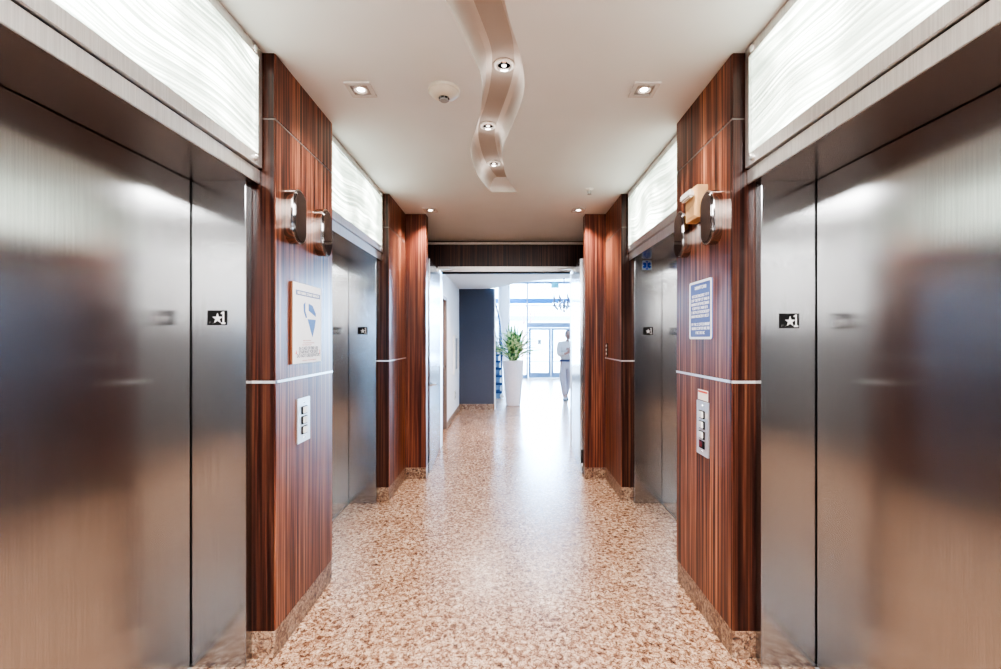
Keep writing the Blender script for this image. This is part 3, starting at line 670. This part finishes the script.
b = MB(); b.box(-4.5, -4.4, 5.6, 15.6, 0, ATR); struct('wall_hall_left', b, M['white_wall'])

# ------------------------------------------------------------------ shop front wall
GY = 15.5
def at(px, py, Y=GY): return ((px-507)/426*Y, CH + (339-py)/426*Y)
x_m = .735; x_dl, x_dr = .86, 2.44
zt0, zt1 = 2.72, 2.90; zd0, zd1 = 1.84, 2.02
b = MB()
b.box(-4.4, 5.1, GY, GY+.12, zt0, zt1); struct('window_1_beam', b, M['bluebeam'], 'blue horizontal beam across the glass front', 'window frame')
b = MB(); b.box(-4.4, 5.1, GY-.01, GY+.13, zt0-.11, zt0-.075); b.box(-4.4, 5.1, GY, GY+.12, ATR-.07, ATR); b.box(-4.4, x_m, GY, GY+.12, 0, .12); b.box(2.60, 5.1, GY, GY+.12, 0, .12)
for xm in (-3.0, -1.5, x_m, 2.55, 3.9): b.box(xm-.03, xm+.03, GY-.02, GY+.13, 0, ATR)
struct('window_1_frame', b, M['bluesteel'], 'blue grey mullions of the glass front', 'window frame')
b = MB(); b.box(x_m+.03, 2.52, GY-.02, GY+.13, zd0, zd1); struct('window_1_head', b, M['bluesteel'])
b = MB(); b.box(-4.4, 5.1, GY+.05, GY+.06, zd1, ATR-.05); b.box(-4.4, x_m, GY+.05, GY+.06, .1, zd1); b.box(2.6, 5.1, GY+.05, GY+.06, .1, zd1); struct('window_1_glass', b, M['glass'])
for n_, (xa, xb) in ((4, (x_m+.05, 1.60)), (5, (1.61, 2.50))):
    w = 'left' if n_ == 4 else 'right'
    t = thing('door_%d' % n_, '%s glass entrance door with pale blue grey frame' % w, 'door', ((xa+xb)/2, GY, 0), kind='structure')
    b = MB(); b.ring(rect(xa, xb, .01, zd0-.01), rect(xa+.085, xb-.085, .20, zd0-.085), 'y', GY+.02, GY+.07); b.build('frame', M['bluesteel'], t)
    b = MB(); b.box(xa+.08, xb-.08, GY+.04, GY+.05, .19, zd0-.08); b.build('pane', M['glass'], t)
    b = MB(); b.tube([(xa+.05, GY-.03, .60), (xb-.05, GY-.03, .60)], .016, 8); b.build('push_bar', M['bluesteel'], t)
x, z = at(539.5, 342); b = MB(); b.box(x-.06, x+.06, GY+.032, GY+.039, z-.09, z+.09); tag(b.build('door_notice', M['grey']), 'small dark notice on the left glass entrance door', 'notice')
b = MB(); b.lathe((-.10, 14.6, 0), [(.20, 0), (.20, ATR)], 28); struct('pillar', b, M['white_wall'], 'round white column by the glass front', 'column', smooth=True)
# teal hanging sign
t = thing('hanging_sign', 'small teal sign hanging above the entrance doors', 'sign', (1.70, 14.3, 3.2))
x, z = at(555, 285, 14.3)
b = MB(); b.prism([(x-.13,z-.10),(x+.13,z-.10),(x+.13,z+.04),(x+.05,z+.10),(x-.05,z+.10),(x-.13,z+.04)], 'y', 14.28, 14.32); b.build('panel', M['teal'], t)
b = MB(); b.tube([(x, 14.3, z+.1), (x, 14.3, ATR)], .008, 6); b.build('stem', M['bluesteel'], t)
# chandelier
cx, cy = at(564, 300, 14.6)[0], 14.6
t = thing('chandelier', 'pale crystal chandelier with candle arms hanging by the glass front', 'chandelier', (cx, cy, ATR))
zc = at(0, 303.5, cy)[1]
b = MB(); b.lathe((cx, cy, ATR), [(.07, 0), (.06, -.03), (.015, -.045), (.012, zc-ATR+.12)], 16); b.build('stem', M['crystal'], t, smooth=True)
b = MB(); b.lathe((cx, cy, zc), [(.01, .14), (.04, .08), (.025, .02), (.07, -.06), (.05, -.14), (.02, -.2), (.05, -.28), (0, -.34)], 16); b.build('body', M['crystal'], t, smooth=True)
for k in range(8):
    a = 2*PI*k/8+.2; R = .36; u = Vector((math.cos(a), math.sin(a), 0)); c0 = Vector((cx, cy, zc))
    b = MB(); b.tube([c0+u*.05+Vector((0,0,-.06)), c0+u*.16+Vector((0,0,-.13)), c0+u*.27+Vector((0,0,-.08)), c0+u*R+Vector((0,0,.0))], .012, 8); b.lathe(c0+u*R, [(.01,-.02),(.055,.0),(.06,.02),(.02,.03),(.022,.2),(.03,.23),(.02,.28),(0,.34)], 10); o = b.build('arm', M['crystal'], t, smooth=True)
    b = MB(); 
    for j in range(3): b.sphere(c0+u*(R-.06*j)+Vector((0,0,-.07-.06*j)), .032, 8, (1,1,1.8))
    b.build('crystal_drop', M['crystal'], o, smooth=True)

# staircase and its railing
t = thing('staircase', 'dark blue staircase climbing behind the slate blue wall', 'stairs', (-.7, 10.4, 0))
b = MB(); e = MB()
for k in range(12):
    y = 10.2 + .27*k; z = .17*(k+1); xo = -.012*k*k*.25
    b.box(-1.5+xo, -.12+xo, y, y+.29, z-.045, z)
    e.box(-1.48+xo, -.14+xo, y+.02, y+.035, z-.17, z-.045)
b.build('treads', M['tread'], t); e.build('risers', M['bluesteel'], t)
b = MB(); b.tube([(-.12-.003*k*k, 10.2+.27*k, .17*(k+1)-.12) for k in range(12)], .05, 8); b.build('stringer', M['white'], t)
b = MB(); b.tube([(-.12-.003*k*k, 10.2+.27*k, .17*(k+1)+.85) for k in range(12)], .025, 8)
for k in range(0, 12, 1): b.tube([(-.12-.003*k*k, 10.25+.27*k, .17*(k+1)), (-.12-.003*k*k, 10.25+.27*k, .17*(k+1)+.85)], .009, 6)
b.build('railing', M['tread'], t)

# planter with a leafy plant
px_, py_ = .138, 9.22
t = thing('potted_plant', 'tall tapered white planter with a variegated leafy plant', 'plant', (px_, py_, 0))
b = MB(); b.lathe((px_, py_, 0), [(.0, 0), (.150, 0), (.158, .02), (.185, .35), (.212, .70), (.226, .955), (.218, .965), (.205, .955), (.20, .90)], 40); b.build('pot', M['pot'], t, smooth=True)
b = MB(); b.lathe((px_, py_, 0), [(.203, .90), (.10, .93), (0, .935)], 24); b.build('soil', M['soil'], t)
b = MB(); rr = random.Random(11)
for k in range(84):
    a = rr.uniform(0, 2*PI); L = rr.uniform(.48, .82); el = rr.uniform(.6, 1.52); w = rr.uniform(.028, .046)
    p = Vector((px_+rr.uniform(-.09,.09), py_+rr.uniform(-.09,.09), .93+rr.uniform(0,.12))); d = Vector((math.cos(a)*math.cos(el), .5*math.sin(a)*math.cos(el), math.sin(el))).normalized()
    side = d.cross(Vector((0,0,1))).normalized(); prev = None; seg = 7
    for i in range(seg+1):
        f = i/seg; ww = w*math.sin(PI*min(1, .12+f*.88))**.8 + .001
        up = side.cross(d).normalized()
        row = [b.bm.verts.new(p - side*ww + up*ww*.35), b.bm.verts.new(p), b.bm.verts.new(p + side*ww + up*ww*.35)]
        if prev:
            b.bm.faces.new((prev[0], prev[1], row[1], row[0])); b.bm.faces.new((prev[1], prev[2], row[2], row[1]))
        prev = row; p = p + d*L/seg; d = (d + Vector((0,0,-.12-.14*f))).normalized()
b.build('foliage', M['leaf_green'], t, smooth=True)

# ------------------------------------------------------------------ outdoors
b = MB(); b.box(-25, 30, 15.63, 60, -.12, -.04); struct('ground_outside', b, M['pave'], 'sunlit pale pavement outside the glass front', 'ground')
t = thing('building', 'pale shop building across the street seen through the glass front', 'building', (3, 34, 0))
b = MB(); b.box(-14, 20, 34, 38, 0, 9); b.build('wall', M['stucco'], t)
for k in range(11):
    x = -12+2.8*k
    b = MB(); b.box(x, x+1.7, 33.93, 34.01, 4.0, 5.6); b.build('window', M['pane_out'], t)
    b = MB(); b.box(x-.2, x+1.9, 33.93, 34.01, .4, 2.4); b.build('shop_window', M['pane_out'], t)
b = MB(); b.box(-14, 20, 33.8, 34, 2.9, 3.25); b.build('cornice', M['bluesteel'], t)
tr = thing('street_tree', 'bare pinkish street tree outside the left glass panes', 'tree', (.9, 21, -.04))
b = MB(); rr = random.Random(5)
def branch(p, d, L, r, depth):
    q = p + d*L; b.tube([p, (p+q)/2 + Vector((rr.uniform(-.05,.05), 0, 0)), q], r, 6, r*.65)
    if depth:
        for _ in range(3): branch(q, (d + Vector((rr.uniform(-.8,.8), rr.uniform(-.6,.6), rr.uniform(-.15,.5)))).normalized(), L*.68, r*.6, depth-1)
branch(Vector((.75, 21, -.04)), Vector((0,0,1)), 1.3, .07, 4); b.build('trunk', M['bark'], tr)

# ------------------------------------------------------------------ the person walking in from the entrance
def skin(name, joints, bones, mat, parent=None, sub=2, root=0, extra=None):
    """joints: list of (pos, radius or (rx, ry)); bones: index pairs -> one continuous skinned surface"""
    me = bpy.data.meshes.new(name); me.from_pydata([j[0] for j in joints], bones, []); o = bpy.data.objects.new(name, me); COL.objects.link(o)
    m = o.modifiers.new('skin', 'SKIN'); m.use_smooth_shade = True; m.branch_smoothing = .4
    for v, j in zip(me.skin_vertices[0].data, joints):
        r = j[1]; v.radius = r if isinstance(r, tuple) else (r, r)
    me.skin_vertices[0].data[root].use_root = True
    s_ = o.modifiers.new('sub', 'SUBSURF'); s_.levels = s_.render_levels = sub
    bpy.context.view_layer.update()
    nm = bpy.data.meshes.new_from_object(o.evaluated_get(bpy.context.evaluated_depsgraph_get()))
    bpy.data.objects.remove(o)
    mb = MB(); mb.bm.from_mesh(nm); bpy.data.meshes.remove(nm)
    if extra: extra(mb)
    return mb.build(name, mat, parent, smooth=True)
PXc, PYc = 1.375, 9.95
def W(x, y, z): return Vector((PXc + x, PYc + y, z))          # x right in the photo, -y toward the camera
M['skin'] = plain('skin tone', srgb(170, 132, 122), .55)
M['shirt'] = plain('white shirt cloth', (.60, .555, .56), .8)
M['trousers'] = plain('light grey beige trousers', srgb(172, 166, 176), .8)
M['belt'] = plain('dark belt', srgb(70, 72, 104), .6)
M['hair'] = plain('short dark grey hair', srgb(96, 84, 92), .8)
M['shoe'] = plain('grey shoe', srgb(150, 150, 158), .5)
pr = thing('person', 'person in white shirt and pale trousers walking head bowed, hands together', 'person', (PXc, PYc, 0))
hip, chest, neck, head = W(0,0,.86), W(.0,-.01,1.22), W(.03,-.03,1.36), W(.055,-.07,1.50)
shL, shR = W(-.155,.0,1.325), W(.155,-.02,1.325)
elL, elR = W(-.165,-.06,1.05), W(.17,-.06,1.04); wrL, wrR = W(-.02,-.20,1.10), W(.07,-.22,1.13)
hdL, hdR = W(.04,-.235,1.135), W(.05,-.25,1.16)
hpL, hpR = W(-.085,0,.84), W(.085,0,.84); knL, knR = W(-.075,-.06,.46), W(.065,.05,.47); anL, anR = W(-.04,-.03,.07), W(.03,.13,.09); toL, toR = W(-.045,-.17,.03), W(.035,-.0,.03)
def face(mb):
    c = head
    mb.sphere(c + Vector((0, .005, .02)), .088, 20, (.86, 1.05, 1.25))
    mb.sphere(c + Vector((.01, -.085, -.015)), .018, 10, (.8, 1.2, 1.3))              # nose
    for sx in (-1, 1):
        mb.sphere(c + Vector((sx*.080, .0, .0)), .024, 8, (.4, .8, 1.2))             # ears
        mb.sphere(c + Vector((sx*.032, -.078, .015)), .012, 8)                        # eye lids
    mb.sphere(c + Vector((.005, -.078, -.058)), .020, 8, (1.3, .6, .4))               # mouth
    for wr, hd, sgn in ((wrL, hdL, 1), (wrR, hdR, -1)):                               # palm and five fingers of each hand, curled
        d = (hd-wr).normalized(); sd = d.cross(Vector((0,0,1))).normalized(); up = sd.cross(d)
        mb.sphere(hd, .042, 10, (1, .8, .95))
        for f_, (ln, off) in enumerate(((.066, -.028), (.076, -.010), (.070, .010), (.055, .028))):
            a = hd + d*.025 + up*off; mb.tube([a, a + d*ln*.5 + sd*.012, a + d*ln*.75 + sd*.035, a + d*ln*.6 + sd*.055], .0095, 6, .0075)
        a = hd + up*.035; mb.tube([a - d*.01, a + up*.025 + d*.01, a + up*.04 + d*.035 + sd*.02], .011, 6, .008)
J = [(hip,(.13,.10)),(W(0,0,1.02),(.12,.09)),(chest,(.145,.10)),(neck,.05),(W(.045,-.05,1.43),.05),
     (shL,.055),(elL,.042),(wrL,.027),(shR,.055),(elR,.042),(wrR,.027),(hpL,.085),(knL,.055),(anL,.036),(toL,.032),(hpR,.085),(knR,.055),(anR,.036),(toR,.032),(hdL,.03),(hdR,.03)]
Bn = [(0,1),(1,2),(2,3),(3,4),(2,5),(5,6),(6,7),(2,8),(8,9),(9,10),(0,11),(11,12),(12,13),(13,14),(0,15),(15,16),(16,17),(17,18),(7,19),(10,20)]
skin('body', J, Bn, M['skin'], pr, 2, 0, face)
skin('shirt', [(W(0,0,.90),(.150,.118)),(W(0,0,1.05),(.16,.12)),(chest,(.18,.13)),(W(.02,-.02,1.375),(.075,.07)),(shL,.075),(elL,.06),(wrL+(elL-wrL)*.12,.042),(shR,.075),(elR,.06),(wrR+(elR-wrR)*.12,.042)],
     [(0,1),(1,2),(2,3),(2,4),(4,5),(5,6),(2,7),(7,8),(8,9)], M['shirt'], pr, 2, 2)
skin('trousers', [(W(0,0,.96),(.150,.11)),(W(0,0,.88),(.162,.12)),(W(0,0,.82),(.165,.125)),(hpL+Vector((0,0,-.08)),.105),(knL,.078),(anL+Vector((0,0,.03)),.06),(hpR+Vector((0,0,-.08)),.105),(knR,.078),(anR+Vector((0,0,.03)),.06)],
     [(0,1),(1,2),(2,3),(3,4),(4,5),(2,6),(6,7),(7,8)], M['trousers'], pr, 2, 2)
b = MB(); el_ = [(PXc+.150*math.cos(2*PI*k/28), PYc+.116*math.sin(2*PI*k/28)) for k in range(28)]; b.prism(el_, 'z', .905, .945); b.build('belt', M['belt'], pr)
b = MB(); b.sphere(head + Vector((0, .022, .045)), .092, 18, (.88, 1.0, 1.12)); 
for v in list(b.bm.verts):
    if v.co.z < head.z-.01 or (v.co.y < head.y-.045 and v.co.z < head.z+.075): b.bm.verts.remove(v)
b.build('hair', M['hair'], pr, smooth=True)
for an, to in ((anL, toL), (anR, toR)):
    b = MB(); d = to-an; b.sphere(Vector(((an.x+to.x)/2, (an.y+to.y)/2+.01, .035)), .06, 14, (.75, 2.1, .62)); b.box(to.x-.04, to.x+.04, to.y-.02, an.y+.06, 0, .012); b.build('shoe', M['shoe'], pr, smooth=True)

# ------------------------------------------------------------------ LIGHT
def area(name, loc, rot, size, sy, energy, col):
    l = bpy.data.lights.new(name, 'AREA'); l.shape = 'RECTANGLE'; l.size = size; l.size_y = sy; l.energy = energy; l.color = col
    o = bpy.data.objects.new(name, l); COL.objects.link(o); o.location = loc; o.rotation_euler = rot; return o
area('rear_fill_strip', (-.015, -2.6, 2.66), (0, 0, 0), 1.9, .35, 190, (1, .985, .97))  # added fill strip, no fixture; also gives the jambs a bright reflected band
area('near_fill', (-.015, .1, 2.66), (0, 0, 0), .9, .9, 80, (1, .985, .97))  # added fill above the viewpoint, no fixture here
area('entrance_daylight', (1.4, 16.2, 2.2), (math.radians(-96), 0, 0), 5.5, 3.4, 2600, (.42, .66, 1.0))
sun = bpy.data.lights.new('sun', 'SUN'); sun.energy = 6; sun.angle = math.radians(1); sun.color = (1, .97, .92)
so = bpy.data.objects.new('sun', sun); COL.objects.link(so); so.rotation_euler = (math.radians(42), 0, math.radians(25))
w = bpy.data.worlds.new('sky'); SC.world = w; w.use_nodes = True; nt = w.node_tree; bg = nt.nodes['Background']
bg.inputs[0].default_value = (.62, .80, 1.0, 1); bg.inputs[1].default_value = 10.0

# ------------------------------------------------------------------ CAMERA
cam = bpy.data.cameras.new('camera'); co = bpy.data.objects.new('camera', cam); COL.objects.link(co); SC.camera = co
cam.sensor_width = 36; cam.sensor_fit = 'HORIZONTAL'; cam.lens = 426/1001*36
co.location = (0, 0, CH); co.rotation_euler = (PI/2, 0, 0); cam.shift_x = -6.5/1001; cam.shift_y = 4.5/1001; cam.clip_start = .02; cam.clip_end = 200
SC.view_settings.view_transform = 'AgX'; SC.view_settings.look = 'AgX - High Contrast'; SC.view_settings.exposure = 0.85; SC.view_settings.gamma = 1
SC.cycles.use_denoising = True; SC.cycles.max_bounces = 10; SC.cycles.diffuse_bounces = 5; SC.cycles.glossy_bounces = 6; SC.cycles.transparent_max_bounces = 12
SC.cycles.sample_clamp_indirect = 6; SC.cycles.caustics_reflective = False; SC.cycles.caustics_refractive = False
